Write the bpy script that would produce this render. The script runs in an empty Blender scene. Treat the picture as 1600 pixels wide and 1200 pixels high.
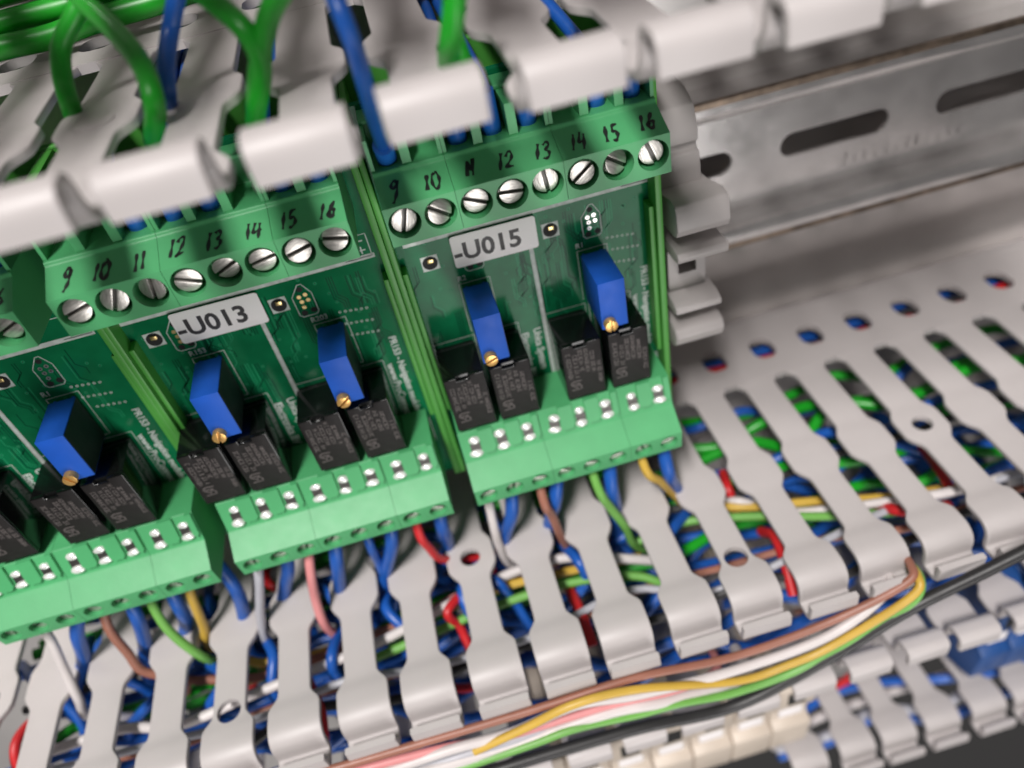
import bpy, bmesh, math, random
from mathutils import Vector, Matrix

# ---------------------------------------------------------------- frame of reference
# u = right along the rail, v = up the panel, w = out of the panel, all in millimetres
S = 0.001
def P(u, v, w): return Vector((u * S, -w * S, v * S))
def D(u, v, w): return Vector((u, -w, v))
sc = bpy.context.scene
col = sc.collection
random.seed(7)

# ---------------------------------------------------------------- camera
cd = bpy.data.cameras.new('camera'); cam = bpy.data.objects.new('camera', cd); col.objects.link(cam)
R_, U_, F_ = D(0.96024518, -0.17441929, 0.21796127), D(0.27492383, 0.72633829, -0.62995998), D(0.04843644, -0.66483878, -0.74541485)
M = Matrix((R_, U_, -F_)).transposed().to_4x4(); M.translation = P(2.897, 51.086, 110.992)
cam.matrix_world = M
cd.sensor_width = 36; cd.lens = 1201.3 / 1600 * 36
cd.clip_start = 0.002; cd.clip_end = 20
cd.dof.use_dof = True; cd.dof.focus_distance = 0.114; cd.dof.aperture_fstop = cd.lens / 2.35
sc.camera = cam

# ---------------------------------------------------------------- light of the room
w_ = bpy.data.worlds.new('World'); sc.world = w_; w_.use_nodes = True
bg = w_.node_tree.nodes['Background']; bg.inputs['Color'].default_value = (1.0, 0.955, 0.94, 1); bg.inputs['Strength'].default_value = 1.0
_n, _l = w_.node_tree.nodes, w_.node_tree.links   # a room: lit ceiling, dimmer floor
_tc = _n.new('ShaderNodeTexCoord'); _sx = _n.new('ShaderNodeSeparateXYZ'); _mr = _n.new('ShaderNodeMapRange'); _mr.interpolation_type = 'SMOOTHSTEP'
_mr.inputs['From Min'].default_value = -0.8; _mr.inputs['From Max'].default_value = 0.9; _mr.inputs['To Min'].default_value = 0.045; _mr.inputs['To Max'].default_value = 0.10
_l.new(_tc.outputs['Generated'], _sx.inputs['Vector']); _l.new(_sx.outputs['Z'], _mr.inputs['Value']); _l.new(_mr.outputs['Result'], bg.inputs['Strength'])
ld = bpy.data.lights.new('ceiling_lamp', 'AREA'); ld.shape = 'RECTANGLE'; ld.size = 0.17; ld.size_y = 0.5; ld.energy = 30; ld.color = (1.0, 0.965, 0.94)
lo = bpy.data.objects.new('ceiling_lamp', ld); col.objects.link(lo)
tgt = P(5, -20, 5); dirn = D(-0.50, 1.6, 1.0).normalized(); lo.location = tgt + dirn * 1.5
zz = dirn; xx = D(1, 0, 0); xx = (xx - zz * xx.dot(zz)).normalized(); yy = zz.cross(xx)
lm = Matrix((xx, yy, zz)).transposed().to_4x4(); lm.translation = lo.location; lo.matrix_world = lm
fd = bpy.data.lights.new('fill_light', 'AREA'); fd.shape = 'RECTANGLE'; fd.size = 0.45; fd.size_y = 0.7; fd.energy = 5.8; fd.color = (1.0, 0.975, 0.96)  # added frontal fill: lifts the outward faces and reflects in the boards
fo = bpy.data.objects.new('fill_light', fd); col.objects.link(fo)
zz = D(0.14, -0.45, 1.0).normalized(); xx = D(1, 0, 0); xx = (xx - zz * xx.dot(zz)).normalized(); yy = zz.cross(xx)
fm = Matrix((xx, yy, zz)).transposed().to_4x4(); fm.translation = P(10, -30, 0) + zz * 1.1; fo.matrix_world = fm
sc.view_settings.view_transform = 'Standard'; sc.view_settings.look = 'None'
sc.view_settings.exposure = 0.0; sc.view_settings.gamma = 1.0; sc.view_settings.use_curve_mapping = False
sc.render.engine = 'CYCLES'
sc.cycles.max_bounces = 8; sc.cycles.use_denoising = True

# ---------------------------------------------------------------- materials
MATS = {}
def mat(name, rgb, rough=0.45, metal=0.0, bump=0.0, bscale=900.0, var=0.06, vscale=120.0, spec=0.5, coat=0.0, rvar=0.12, sss=0.0, stretch=None):
    m = bpy.data.materials.new(name); m.use_nodes = True; nt = m.node_tree; N = nt.nodes; L = nt.links
    b = N['Principled BSDF']
    tc = N.new('ShaderNodeTexCoord'); mp = N.new('ShaderNodeMapping'); L.new(tc.outputs['Object'], mp.inputs['Vector'])
    if stretch: mp.inputs['Scale'].default_value = stretch
    n1 = N.new('ShaderNodeTexNoise'); n1.inputs['Scale'].default_value = vscale; n1.inputs['Detail'].default_value = 5
    L.new(mp.outputs['Vector'], n1.inputs['Vector'])
    rp = N.new('ShaderNodeValToRGB')
    lo_ = [max(0, c * (1 - var * 2)) for c in rgb]; hi_ = [min(1, c * (1 + var * 2)) for c in rgb]
    rp.color_ramp.elements[0].position = 0.3; rp.color_ramp.elements[1].position = 0.7
    rp.color_ramp.elements[0].color = (*lo_, 1); rp.color_ramp.elements[1].color = (*hi_, 1)
    L.new(n1.outputs['Fac'], rp.inputs['Fac']); L.new(rp.outputs['Color'], b.inputs['Base Color'])
    mr = N.new('ShaderNodeMapRange'); mr.inputs['To Min'].default_value = max(0.02, rough - rvar); mr.inputs['To Max'].default_value = min(1, rough + rvar)
    n2 = N.new('ShaderNodeTexNoise'); n2.inputs['Scale'].default_value = vscale * 3.1; n2.inputs['Detail'].default_value = 6
    L.new(mp.outputs['Vector'], n2.inputs['Vector']); L.new(n2.outputs['Fac'], mr.inputs['Value']); L.new(mr.outputs['Result'], b.inputs['Roughness'])
    b.inputs['Metallic'].default_value = metal; b.inputs['Specular IOR Level'].default_value = spec
    b.inputs['Coat Weight'].default_value = coat; b.inputs['Coat Roughness'].default_value = 0.12
    if sss: b.inputs['Subsurface Weight'].default_value = sss; b.inputs['Subsurface Radius'].default_value = (0.0012, 0.001, 0.0008)
    if bump:
        n3 = N.new('ShaderNodeTexNoise'); n3.inputs['Scale'].default_value = bscale; n3.inputs['Detail'].default_value = 4
        L.new(mp.outputs['Vector'], n3.inputs['Vector'])
        bp = N.new('ShaderNodeBump'); bp.inputs['Strength'].default_value = bump; bp.inputs['Distance'].default_value = 0.0001
        L.new(n3.outputs['Fac'], bp.inputs['Height']); L.new(bp.outputs['Normal'], b.inputs['Normal'])
    MATS[name] = m; return m
mat('duct_pvc', (0.51, 0.474, 0.468), 0.47, bump=0.10, bscale=1500, var=0.035, vscale=38, rvar=0.08)
mat('clamp_plastic', (0.40, 0.372, 0.365), 0.48, bump=0.12, bscale=1600, var=0.03, vscale=90)
mat('terminal_green', (0.072, 0.365, 0.14), 0.47, bump=0.14, bscale=1800, var=0.03, vscale=150, rvar=0.04)
mat('tray_green', (0.075, 0.34, 0.05), 0.45, bump=0.08, bscale=1400, var=0.04, vscale=100, stretch=(1, 1, 0.15))
mat('solder_mask', (0.006, 0.155, 0.06), 0.13, bump=0.015, bscale=300, var=0.10, vscale=180, coat=0.0, spec=0.11, rvar=0.02)
mat('copper_trace', (0.02, 0.27, 0.12), 0.22, var=0.05, spec=0.12, rvar=0.05)
mat('dark_trace', (0.003, 0.055, 0.028), 0.25, spec=0.12, var=0.05, rvar=0.05)
mat('silkscreen', (0.58, 0.62, 0.59), 0.7, spec=0.2, var=0.08, vscale=900)
mat('relay_black', (0.006, 0.0065, 0.0065), 0.13, bump=0.01, bscale=900, var=0.10, vscale=300, rvar=0.02)
mat('relay_face', (0.012, 0.010, 0.010), 0.6, spec=0.3, bump=0.4, bscale=2600, var=0.12, vscale=500)
mat('relay_print', (0.105, 0.09, 0.088), 0.6, var=0.2, vscale=1500)
mat('trimmer_blue', (0.013, 0.105, 0.56), 0.5, spec=0.3, bump=0.10, bscale=2000, var=0.04, vscale=200)
mat('trimmer_shade', (0.006, 0.009, 0.012), 0.5, bump=0.1, bscale=2000)
mat('brass', (0.80, 0.47, 0.15), 0.32, 0.65, bump=0.1, bscale=2500, var=0.08, vscale=600)
mat('screw_steel', (0.58, 0.555, 0.52), 0.34, 0.8, bump=0.35, bscale=1200, var=0.16, vscale=500, stretch=(1, 1, 5), rvar=0.14)
mat('slot_dark', (0.10, 0.095, 0.09), 0.45, 0.8)
mat('contact_steel', (0.95, 0.94, 0.92), 0.25, 0.4, bump=0.1, bscale=1500, var=0.03)
mat('pad_gold', (0.80, 0.62, 0.28), 0.3, 1.0)
mat('pad_tin', (0.70, 0.71, 0.68), 0.3, 1.0)
mat('hole_black', (0.004, 0.004, 0.004), 0.7)
mat('label_white', (0.93, 0.89, 0.89), 0.55, bump=0.05, bscale=2000, var=0.02)
mat('label_ink', (0.018, 0.016, 0.018), 0.5)
mat('marker_ink', (0.006, 0.008, 0.007), 0.5, var=0.2, vscale=900)
mat('zinc', (0.75, 0.725, 0.715), 0.21, 0.8, bump=0.07, bscale=350, var=0.07, vscale=90, rvar=0.05)
mat('panel_zinc', (0.74, 0.71, 0.695), 0.22, 0.55, bump=0.03, bscale=250, var=0.05, vscale=45, rvar=0.04)
mat('zinc_reflection', (0.20, 0.155, 0.12), 0.42, 0.9, bump=0.3, bscale=800, var=0.3, vscale=200)  # brown reflection on the rail lips, put into the colour
mat('wire_green', (0.010, 0.31, 0.015), 0.36, bump=0.05, bscale=800, var=0.05)
mat('wire_blue', (0.010, 0.09, 0.40), 0.36, bump=0.05, bscale=800, var=0.06)
mat('wire_white', (0.62, 0.575, 0.565), 0.42, var=0.04)
mat('wire_grey', (0.42, 0.42, 0.46), 0.42, var=0.04)
mat('wire_brown', (0.30, 0.125, 0.085), 0.42, var=0.06)
mat('wire_pink', (0.66, 0.25, 0.25), 0.42, var=0.05)
mat('wire_red', (0.55, 0.018, 0.022), 0.4, var=0.06)
mat('wire_yellow', (0.56, 0.36, 0.055), 0.42, var=0.05)
mat('wire_lime', (0.15, 0.39, 0.075), 0.42, var=0.05)
mat('wire_black', (0.022, 0.021, 0.022), 0.45, var=0.1)
mat('ferrule_blue', (0.014, 0.13, 0.52), 0.32, var=0.05)
mat('block_beige', (0.58, 0.50, 0.42), 0.45, bump=0.1, var=0.04)
mat('block_blue', (0.012, 0.065, 0.23), 0.45, bump=0.1, var=0.05)
mat('block_grey', (0.36, 0.34, 0.335), 0.45, bump=0.1, var=0.05)

# ---------------------------------------------------------------- mesh helpers
class MB:
    """collects geometry in (u, v, w) millimetres"""
    def __init__(s): s.v = []; s.f = []; s.m = []
    def face(s, pts, mi=0):
        i = len(s.v); s.v += [tuple(p) for p in pts]; s.f.append(tuple(range(i, i + len(pts)))); s.m.append(mi)
    def add(s, verts, faces, mi=0):
        i = len(s.v); s.v += [tuple(p) for p in verts]
        for f in faces: s.f.append(tuple(i + k for k in f)); s.m.append(mi)
    def box(s, a, b, mi=0):
        (x0, y0, z0), (x1, y1, z1) = a, b
        vs = [(x0,y0,z0),(x1,y0,z0),(x1,y1,z0),(x0,y1,z0),(x0,y0,z1),(x1,y0,z1),(x1,y1,z1),(x0,y1,z1)]
        s.add(vs, [(3,2,1,0),(4,5,6,7),(0,1,5,4),(1,2,6,5),(2,3,7,6),(3,0,4,7)], mi)
    def prism_u(s, prof, u0, u1, mi=0):
        """profile [(v, w)...] counter-clockwise seen from +u, extruded along u"""
        n = len(prof)
        vs = [(u0, v, w) for v, w in prof] + [(u1, v, w) for v, w in prof]
        fs = [tuple(range(n))[::-1], tuple(range(n, 2 * n))] + [(i, (i + 1) % n, n + (i + 1) % n, n + i) for i in range(n)]
        s.add(vs, fs, mi)
    def prism_w(s, poly, w0, w1, mi=0):
        n = len(poly)
        vs = [(u, v, w0) for u, v in poly] + [(u, v, w1) for u, v in poly]
        fs = [tuple(range(n))[::-1], tuple(range(n, 2 * n))] + [(i, (i + 1) % n, n + (i + 1) % n, n + i) for i in range(n)]
        s.add(vs, fs, mi)
    def sheet(s, poly, w, mi=0): s.face([(u, v, w) for u, v in poly], mi)
    def line(s, pts, wd, w, mi=0, h=0.0):
        """flat ribbon through 2-D points on the board plane"""
        for (a, b), (c, d) in zip(pts[:-1], pts[1:]):
            l = math.hypot(c - a, d - b) or 1; tx, ty = (c - a) / l * wd / 2, (d - b) / l * wd / 2
            a2, b2, c2, d2 = a - tx * .6, b - ty * .6, c + tx * .6, d + ty * .6
            s.face([(a2 - ty, b2 + tx, w), (a2 + ty, b2 - tx, w), (c2 + ty, d2 - tx, w), (c2 - ty, d2 + tx, w)][::1], mi)
    def disc(s, c, r, w, n=20, mi=0, ry=None):
        ry = ry or r
        s.face([(c[0] + r * math.cos(t), c[1] + ry * math.sin(t), w) for t in [2 * math.pi * k / n for k in range(n)]], mi)
    def ring(s, c, r0, r1, w, n=24, mi=0):
        for k in range(n):
            a, b = 2 * math.pi * k / n, 2 * math.pi * (k + 1) / n
            s.face([(c[0] + r0 * math.cos(a), c[1] + r0 * math.sin(a), w), (c[0] + r1 * math.cos(a), c[1] + r1 * math.sin(a), w),
                    (c[0] + r1 * math.cos(b), c[1] + r1 * math.sin(b), w), (c[0] + r0 * math.cos(b), c[1] + r0 * math.sin(b), w)], mi)
    def mesh(s, name, mats, bevel=0.0, seg=2, smooth=True, angle=35, weld=True):
        me = bpy.data.meshes.new(name)
        me.from_pydata([P(*p) for p in s.v], [], s.f)
        for m in (mats if isinstance(mats, (list, tuple)) else [mats]): me.materials.append(MATS[m])
        me.polygons.foreach_set('material_index', s.m)
        bm = bmesh.new(); bm.from_mesh(me)
        if weld: bmesh.ops.remove_doubles(bm, verts=bm.verts, dist=2e-6)
        if bevel:
            es = [e for e in bm.edges if len(e.link_faces) == 2 and e.calc_face_angle(0) > math.radians(28)]
            bmesh.ops.bevel(bm, geom=es, offset=bevel * S, offset_type='OFFSET', segments=seg, profile=0.5, affect='EDGES', clamp_overlap=True)
        bm.to_mesh(me); bm.free()
        if smooth:
            me.polygons.foreach_set('use_smooth', [True] * len(me.polygons)); me.set_sharp_from_angle(angle=math.radians(angle))
        me.update(); return me
def link(name, me, parent=None, loc=None):
    o = bpy.data.objects.new(name, me); col.objects.link(o)
    if parent is not None: o.parent = parent
    if loc is not None: o.location = loc
    return o
def tag(o, label=None, cat=None, group=None, kind=None):
    if label: o['label'] = label
    if cat: o['category'] = cat
    if group: o['group'] = group
    if kind: o['kind'] = kind
    return o
def empty(name, loc):
    o = bpy.data.objects.new(name, None); col.objects.link(o); o.location = loc; o.empty_display_size = 0.005; return o
def stadium(L_, H_, n=10):
    """outline of a slot L_ x H_ about the origin"""
    r = H_ / 2; a = max(0.0, L_ / 2 - r); out = []
    for k in range(n + 1): t = -math.pi / 2 + math.pi * k / n; out.append((a + r * math.cos(t), r * math.sin(t)))
    for k in range(n + 1): t = math.pi / 2 + math.pi * k / n; out.append((-a + r * math.cos(t), r * math.sin(t)))
    return out
def oval(rx, ry, n=24): return [(rx * math.cos(2 * math.pi * k / n), ry * math.sin(2 * math.pi * k / n)) for k in range(n)]
def holed(mb, o, ex, ey, en, x0, x1, y0, y1, hole, depth, mi=0, back=False, floor_mi=None, hc=(0, 0)):
    """rectangular cell x0..x1, y0..y1 in the plane (o; ex, ey) with a hole sunk 'depth' along -en"""
    cx, cy = hc; n = len(hole)
    def pt(x, y, d=0): return tuple(o[i] + ex[i] * x + ey[i] * y - en[i] * d for i in range(3))
    def rect_hit(x, y):
        sx = ((x1 - cx) / x if x > 1e-9 else (x0 - cx) / x if x < -1e-9 else 1e9)
        sy = ((y1 - cy) / y if y > 1e-9 else (y0 - cy) / y if y < -1e-9 else 1e9)
        t = min(sx, sy); return (cx + x * t, cy + y * t, sx < sy, x > 0, y > 0)
    hits = [rect_hit(*h) for h in hole]
    H = [(cx + a, cy + b) for a, b in hole]
    for k in range(n):
        j = (k + 1) % n; A, B = hits[k], hits[j]; poly = [H[k], A[:2]]
        if A[2] != B[2]:
            X = A if A[2] else B; Y = B if A[2] else A
            poly.append((x1 if X[3] else x0, y1 if Y[4] else y0))
        elif A[2] and A[3] != B[3]:      # both rays leave through opposite sides: take in the two corners between them
            yy_ = y1 if hole[k][1] + hole[j][1] > 0 else y0
            poly += [(x1 if A[3] else x0, yy_), (x1 if B[3] else x0, yy_)]
        poly += [B[:2], H[j]]
        mb.face([pt(*p) for p in poly], mi)
        if back: mb.face([pt(*p, depth) for p in poly[::-1]], mi)
        mb.face([pt(*H[k]), pt(*H[j]), pt(*H[j], depth), pt(*H[k], depth)], mi)
    if floor_mi is not None: mb.face([pt(*h, depth) for h in H], floor_mi)
def crom(pts, n=10):
    """Catmull-Rom through control points"""
    p = [Vector(q) for q in pts]; p = [p[0] * 2 - p[1]] + p + [p[-1] * 2 - p[-2]]; out = []
    for i in range(1, len(p) - 2):
        for k in range(n):
            t = k / n; a, b, c, d = p[i - 1], p[i], p[i + 1], p[i + 2]
            out.append(0.5 * ((2 * b) + (c - a) * t + (2 * a - 5 * b + 4 * c - d) * t * t + (3 * b - a - 3 * c + d) * t ** 3))
    out.append(p[-2]); return out
def tube(mb, pts, r, n=12, mi=0, cap=True):
    """tube through 3-D points in (u, v, w)"""
    pts = [Vector(q) for q in pts]; T = [(pts[min(i + 1, len(pts) - 1)] - pts[max(i - 1, 0)]).normalized() for i in range(len(pts))]
    nrm = T[0].orthogonal().normalized(); rings = []
    for p, t in zip(pts, T):
        nrm = (nrm - t * nrm.dot(t)).normalized(); b = t.cross(nrm)
        rings.append([p + (nrm * math.cos(2 * math.pi * k / n) + b * math.sin(2 * math.pi * k / n)) * r for k in range(n)])
    base = len(mb.v); mb.v += [tuple(q) for ring in rings for q in ring]
    for i in range(len(rings) - 1):
        for k in range(n):
            k2 = (k + 1) % n; mb.f.append((base + i * n + k, base + i * n + k2, base + (i + 1) * n + k2, base + (i + 1) * n + k)); mb.m.append(mi)
    if cap:
        mb.f.append(tuple(base + k for k in range(n))[::-1]); mb.m.append(mi)
        mb.f.append(tuple(base + (len(rings) - 1) * n + k for k in range(n))); mb.m.append(mi)
def text_mesh(name, s, size, material, org, ex, ey, bold=0.0, spacing=1.0, align='LEFT'):
    """printed lettering on a plane: org + x*ex + y*ey (u, v, w)"""
    cu = bpy.data.curves.new(name, 'FONT'); cu.body = s; cu.size = size; cu.offset = bold; cu.space_character = spacing; cu.align_x = align; cu.resolution_u = 3
    o = bpy.data.objects.new(name, cu); me = bpy.data.meshes.new_from_object(o); bpy.data.objects.remove(o); bpy.data.curves.remove(cu)
    ex, ey, org = Vector(ex), Vector(ey), Vector(org)
    for vtx in me.vertices:
        q = org + ex * vtx.co.x + ey * vtx.co.y; vtx.co = P(*q)
    me.materials.clear(); me.materials.append(MATS[material]); me.name = name; return me

WIRES = {
 'G1': [(-25.9, 35.0, 3.9), (-29.4, 32.0, 5.5), (-32.9, 29.0, 6.1), (-34.2, 26.0, 7.5), (-35.0, 22.3, 8.1), (-39.5, 14.0, -0.6)],
 'G2': [(-30.1, 33.5, 2.2), (-26.2, 32.0, 10.4), (-23.5, 30.0, 15.5), (-21.8, 27.5, 19.4), (-22.1, 24.0, 21.4), (-27.0, 17.0, 11.3)],
 'G3': [(-15.0, 35.0, 17.2), (-11.7, 32.0, 20.4), (-9.6, 29.5, 23.0), (-9.5, 26.0, 22.4), (-12.0, 21.0, 19.6), (-15.7, 14.0, 10.6)],
 'G4': [(-2.5, 35.0, 29.3), (-6.0, 31.5, 24.4), (-8.2, 28.5, 23.0), (-10.4, 24.5, 21.3), (-13.7, 18.0, 13.5), (-16.1, 11.0, 7.6)],
 'B1': [(-15.4, 34.0, 13.6), (-18.7, 29.5, 12.5), (-20.4, 26.5, 15.3), (-21.5, 23.5, 16.4), (-25.3, 16.0, 9.0)],
 'B2': [(0.0, 33.0, 25.3), (0.5, 30.0, 28.1), (0.7, 26.0, 27.4), (0.4, 19.0, 22.0), (0.1, 10.0, 12.6), (-0.3, 6.0, 8.5)],
 'G5': [(12.2, 32.0, 31.0), (10.8, 28.0, 31.2), (9.9, 24.5, 29.1), (9.9, 19.0, 20.5), (9.8, 13.0, 12.4)],
 'G6': [(11.6, 24.0, 19.4), (12.2, 20.0, 18.5), (13.7, 15.0, 14.0)],
 'H1': [(-55.7, 25.0, -20.0), (-50.0, 25.1, -20.0), (-43.0, 24.9, -20.0), (-35.6, 25.5, -20.0), (-26.8, 25.8, -20.0), (-17.9, 26.4, -20.0)],
 'H2': [(-55.8, 26.8, -24.0), (-49.8, 27.3, -24.0), (-44.0, 27.4, -24.0), (-38.1, 27.5, -24.0), (-30.0, 28.3, -24.0)],
 'ferr16': [(35.9, 10.2, 7.6), (35.6, 5.8, 8.9)],
 'U15_1': [(0, -59, 9), (-0.9, -70.0, 13.2), (-1.1, -78.0, 13.2), (-0.3, -86.0, 12.4)],
 'U15_3': [(10.2, -59, 9), (9.8, -66.0, 15.5), (10.7, -71.0, 15.1), (11.6, -79.0, 14.7), (12.2, -86.0, 13.5)],
 'U15_5': [(20.3, -59, 9), (20.8, -67.0, 15.5), (22.6, -73.0, 16.2), (24.7, -79.0, 16.8), (26.5, -88.0, 15.4)],
 'U15_7': [(30.5, -59, 9), (30.8, -66.0, 15.1), (33.8, -71.5, 14.3), (36.6, -78.5, 12.2), (39.9, -86.0, 11.1)],
 'U15_2': [(5.1, -59, 9), (3.5, -68.0, 13.1), (0.8, -77.0, 11.8), (-2.1, -88.0, 10.3)],
 'U15_4': [(15.2, -59, 9), (12.5, -68.0, 13.2), (10.6, -77.0, 11.1), (8.5, -90.0, 9.2)],
 'U15_6': [(25.4, -59, 9), (23.6, -68.0, 14.5), (24.3, -77.0, 12.7), (24.0, -90.0, 9.4)],
 'U15_8': [(35.6, -59, 9), (35.3, -68.0, 14.6), (37.2, -76.0, 12.2), (41.6, -90.0, 8.4)],
 'U13_1': [(-45.3, -59, 9), (-47.4, -67.0, 13.0), (-51.0, -77.0, 14.4), (-52.5, -85.0, 15.0)],
 'U13_3': [(-35.2, -59, 9), (-37.2, -67.0, 14.6), (-38.7, -74.0, 16.2), (-39.0, -80.0, 18.2), (-38.6, -88.0, 17.2)],
 'U13_5': [(-25.0, -59, 9), (-25.2, -67.0, 12.4), (-25.6, -74.0, 11.1), (-25.3, -80.0, 11.1)],
 'U13_7': [(-14.8, -59, 9), (-15.3, -67.0, 13.2), (-14.6, -72.0, 13.3), (-13.3, -78.0, 12.3), (-8.6, -84.0, 9.7), (-3.3, -88.0, 7.8)],
 'U13_2': [(-40.3, -59, 9), (-42.0, -68.0, 11.1), (-46.1, -77.0, 9.1), (-51.0, -88.0, 10.0)],
 'U13_4': [(-30.1, -59, 9), (-32.3, -68.0, 12.2), (-34.6, -77.0, 11.5), (-38.2, -90.0, 9.9)],
 'U13_6': [(-19.9, -59, 9), (-21.0, -68.0, 12.3), (-25.7, -80.0, 10.9), (-29.6, -92.0, 11.6)],
 'U13_8': [(-9.8, -59, 9), (-10.8, -68.0, 12.0), (-11.4, -78.0, 9.1), (-15.5, -90.0, 7.7)],
 'L_1': [(-80.3, -59, 9), (-89.1, -67.0, 11.6), (-89.8, -75.0, 14.4), (-89.8, -81.0, 17.5), (-91.3, -88.0, 17.7)],
 'L_3': [(-75.3, -59, 9), (-77.9, -68.0, 12.4), (-77.0, -75.0, 15.0), (-76.2, -80.0, 16.5), (-70.8, -86.0, 17.2)],
 'L_5': [(-68.0, -59, 9), (-68.1, -67.0, 12.7), (-67.2, -73.0, 15.0), (-64.3, -80.0, 17.0), (-62.9, -87.0, 15.1)],
 'L_7': [(-59.8, -59, 9), (-60.9, -67.0, 12.1), (-62.6, -76.0, 12.7), (-64.5, -84.0, 12.5)],
 'L_2': [(-78.3, -59, 9), (-84.0, -68.0, 11.6), (-88.4, -78.0, 10.9), (-96.5, -90.0, 10.9)],
 'L_4': [(-72.3, -59, 9), (-72.4, -68.0, 11.9), (-75.3, -77.0, 11.4), (-80.4, -90.0, 11.6)],
 'L_6': [(-64.3, -59, 9), (-64.4, -68.0, 11.7), (-66.8, -77.0, 10.5), (-74.5, -90.0, 8.9)],
 'L_8': [(-54.8, -59, 9), (-52.9, -68.0, 11.9), (-55.2, -78.0, 10.8), (-58.7, -90.0, 12.6)],
 'R_white': [(-99.1, -86.0, 24.1), (-82.7, -86.0, 23.9), (-70.1, -85.0, 27.4), (-56.5, -85.0, 25.7), (-39.5, -85.0, 23.8), (-28.6, -85.0, 22.3), (-13.1, -85.0, 18.4), (0.1, -85.0, 15.6), (11.0, -85.0, 15.8), (23.1, -88.0, 18.1), (34.9, -94.0, 19.2)],
 'R_green': [(-34.7, -87.0, 25.0), (-18.4, -87.0, 22.6), (-4.9, -87.0, 20.9), (10.2, -87.0, 20.7), (23.4, -88.0, 22.7), (29.2, -90.0, 25.3), (34.4, -94.0, 27.4)],
 'R_yellow': [(-57.2, -86.0, 17.0), (-52.9, -86.0, 18.9), (-42.5, -87.0, 19.6), (-29.1, -88.0, 18.1), (-15.1, -88.0, 17.4), (-2.2, -87.0, 17.0), (13.1, -90.0, 16.0), (27.7, -94.0, 14.9)],
 'R_brown': [(-70.8, -86.0, 17.2), (-57.5, -86.0, 21.0), (-52.8, -86.0, 21.5), (-39.8, -86.0, 21.1), (-26.1, -87.0, 18.7), (-12.4, -90.0, 15.4), (2.2, -92.0, 12.5), (19.2, -92.0, 9.8), (35.5, -92.0, 10.2)],
 'R_pink': [(-38.6, -88.0, 17.2), (-31.3, -87.0, 19.1), (-23.6, -88.0, 18.4), (-12.2, -90.0, 13.9), (6.6, -93.0, 11.7)],
 'R_red': [(-47.6, -90.0, 19.2), (-44.9, -88.0, 26.4), (-43.2, -88.0, 32.0), (-43.4, -90.0, 36.8)],
 'R_red2': [(10.5, -90.0, 20.1), (11.0, -88.0, 27.5), (11.2, -90.0, 34.0)],
 'R_yellow2': [(38.3, -80.0, 13.2), (46.2, -86.0, 13.5), (53.8, -87.0, 15.9), (65.9, -88.0, 18.0), (80.6, -90.0, 20.8), (98.9, -94.0, 21.1)],
 'R_white2': [(47.4, -90.0, 10.6), (51.0, -86.0, 14.0), (59.9, -90.0, 17.2), (68.5, -88.0, 21.2), (79.6, -87.0, 24.0), (93.1, -86.0, 26.8), (107.5, -90.0, 24.2)],
 'R_green2': [(26.8, -90.0, 14.0), (38.1, -87.0, 14.4), (52.2, -87.0, 18.0), (66.2, -88.0, 22.4), (80.8, -90.0, 25.1)],
 'R_red3': [(51.8, -88.0, 4.2), (50.2, -86.0, 10.3), (51.2, -92.0, 12.3)],
 'R_red4': [(54.0, -92.0, 18.9), (54.4, -88.0, 23.5), (53.6, -88.0, 29.4), (52.9, -92.0, 35.1)],
 'R_red5': [(96.8, -92.0, 10.1), (93.8, -88.0, 19.7), (94.1, -90.0, 24.6)],
 'R_red6': [(78.2, -90.0, 22.3), (79.5, -86.0, 27.3), (84.3, -88.0, 28.0), (93.5, -94.0, 24.7)],
 'c_brown': [(-50.4, -83.9, 46.5), (-35.5, -84.6, 46.5), (-19.1, -85.1, 46.5), (-1.2, -85.4, 46.5), (16.9, -85.2, 46.5), (35.4, -88.7, 46.5), (54.1, -86.8, 46.5), (68.3, -81.3, 46.5), (71.6, -79.1, 46.5)],
 'c_yellow': [(-15.5, -90.5, 46.5), (-5.2, -87.5, 46.5), (4.9, -84.3, 46.5), (16.9, -86.2, 46.5), (35.5, -94.9, 46.5), (45.9, -94.8, 46.5), (54.7, -92.4, 46.5), (68.7, -83.2, 46.5), (71.8, -79.8, 46.5)],
 'c_white': [(-52.6, -89.8, 46.5), (-37.1, -89.8, 46.5), (-20.0, -88.7, 46.5), (-8.0, -89.4, 46.5), (4.7, -86.5, 46.5), (16.6, -89.9, 46.5), (35.5, -92.0, 46.5), (54.4, -89.6, 46.5), (67.3, -82.3, 46.5)],
 'c_white2': [(-50.9, -94.6, 46.5), (-33.6, -94.2, 46.5), (-9.0, -95.2, 46.5), (10.0, -93.8, 46.5), (23.9, -97.0, 46.5), (39.6, -100.3, 46.5)],
 'c_pink': [(-51.7, -87.4, 46.5), (-36.3, -87.2, 46.5), (-20.0, -88.9, 46.5), (-8.4, -91.7, 46.5), (11.5, -92.0, 46.5), (24.0, -94.1, 46.5), (33.6, -95.0, 46.5)],
 'c_green': [(-29.2, -96.1, 46.5), (-6.5, -95.0, 46.5), (3.7, -94.0, 46.5), (16.2, -96.3, 46.5), (23.9, -97.0, 46.5), (35.6, -99.7, 46.5), (48.8, -98.1, 46.5), (61.1, -91.2, 46.5), (69.7, -85.5, 46.5), (72.6, -81.0, 46.5)],
 'c_grey': [(-46.2, -95.2, 46.5), (-21.4, -94.5, 46.5), (3.6, -95.0, 46.5), (21.2, -99.9, 46.5), (35.7, -103.9, 46.5)],
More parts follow.
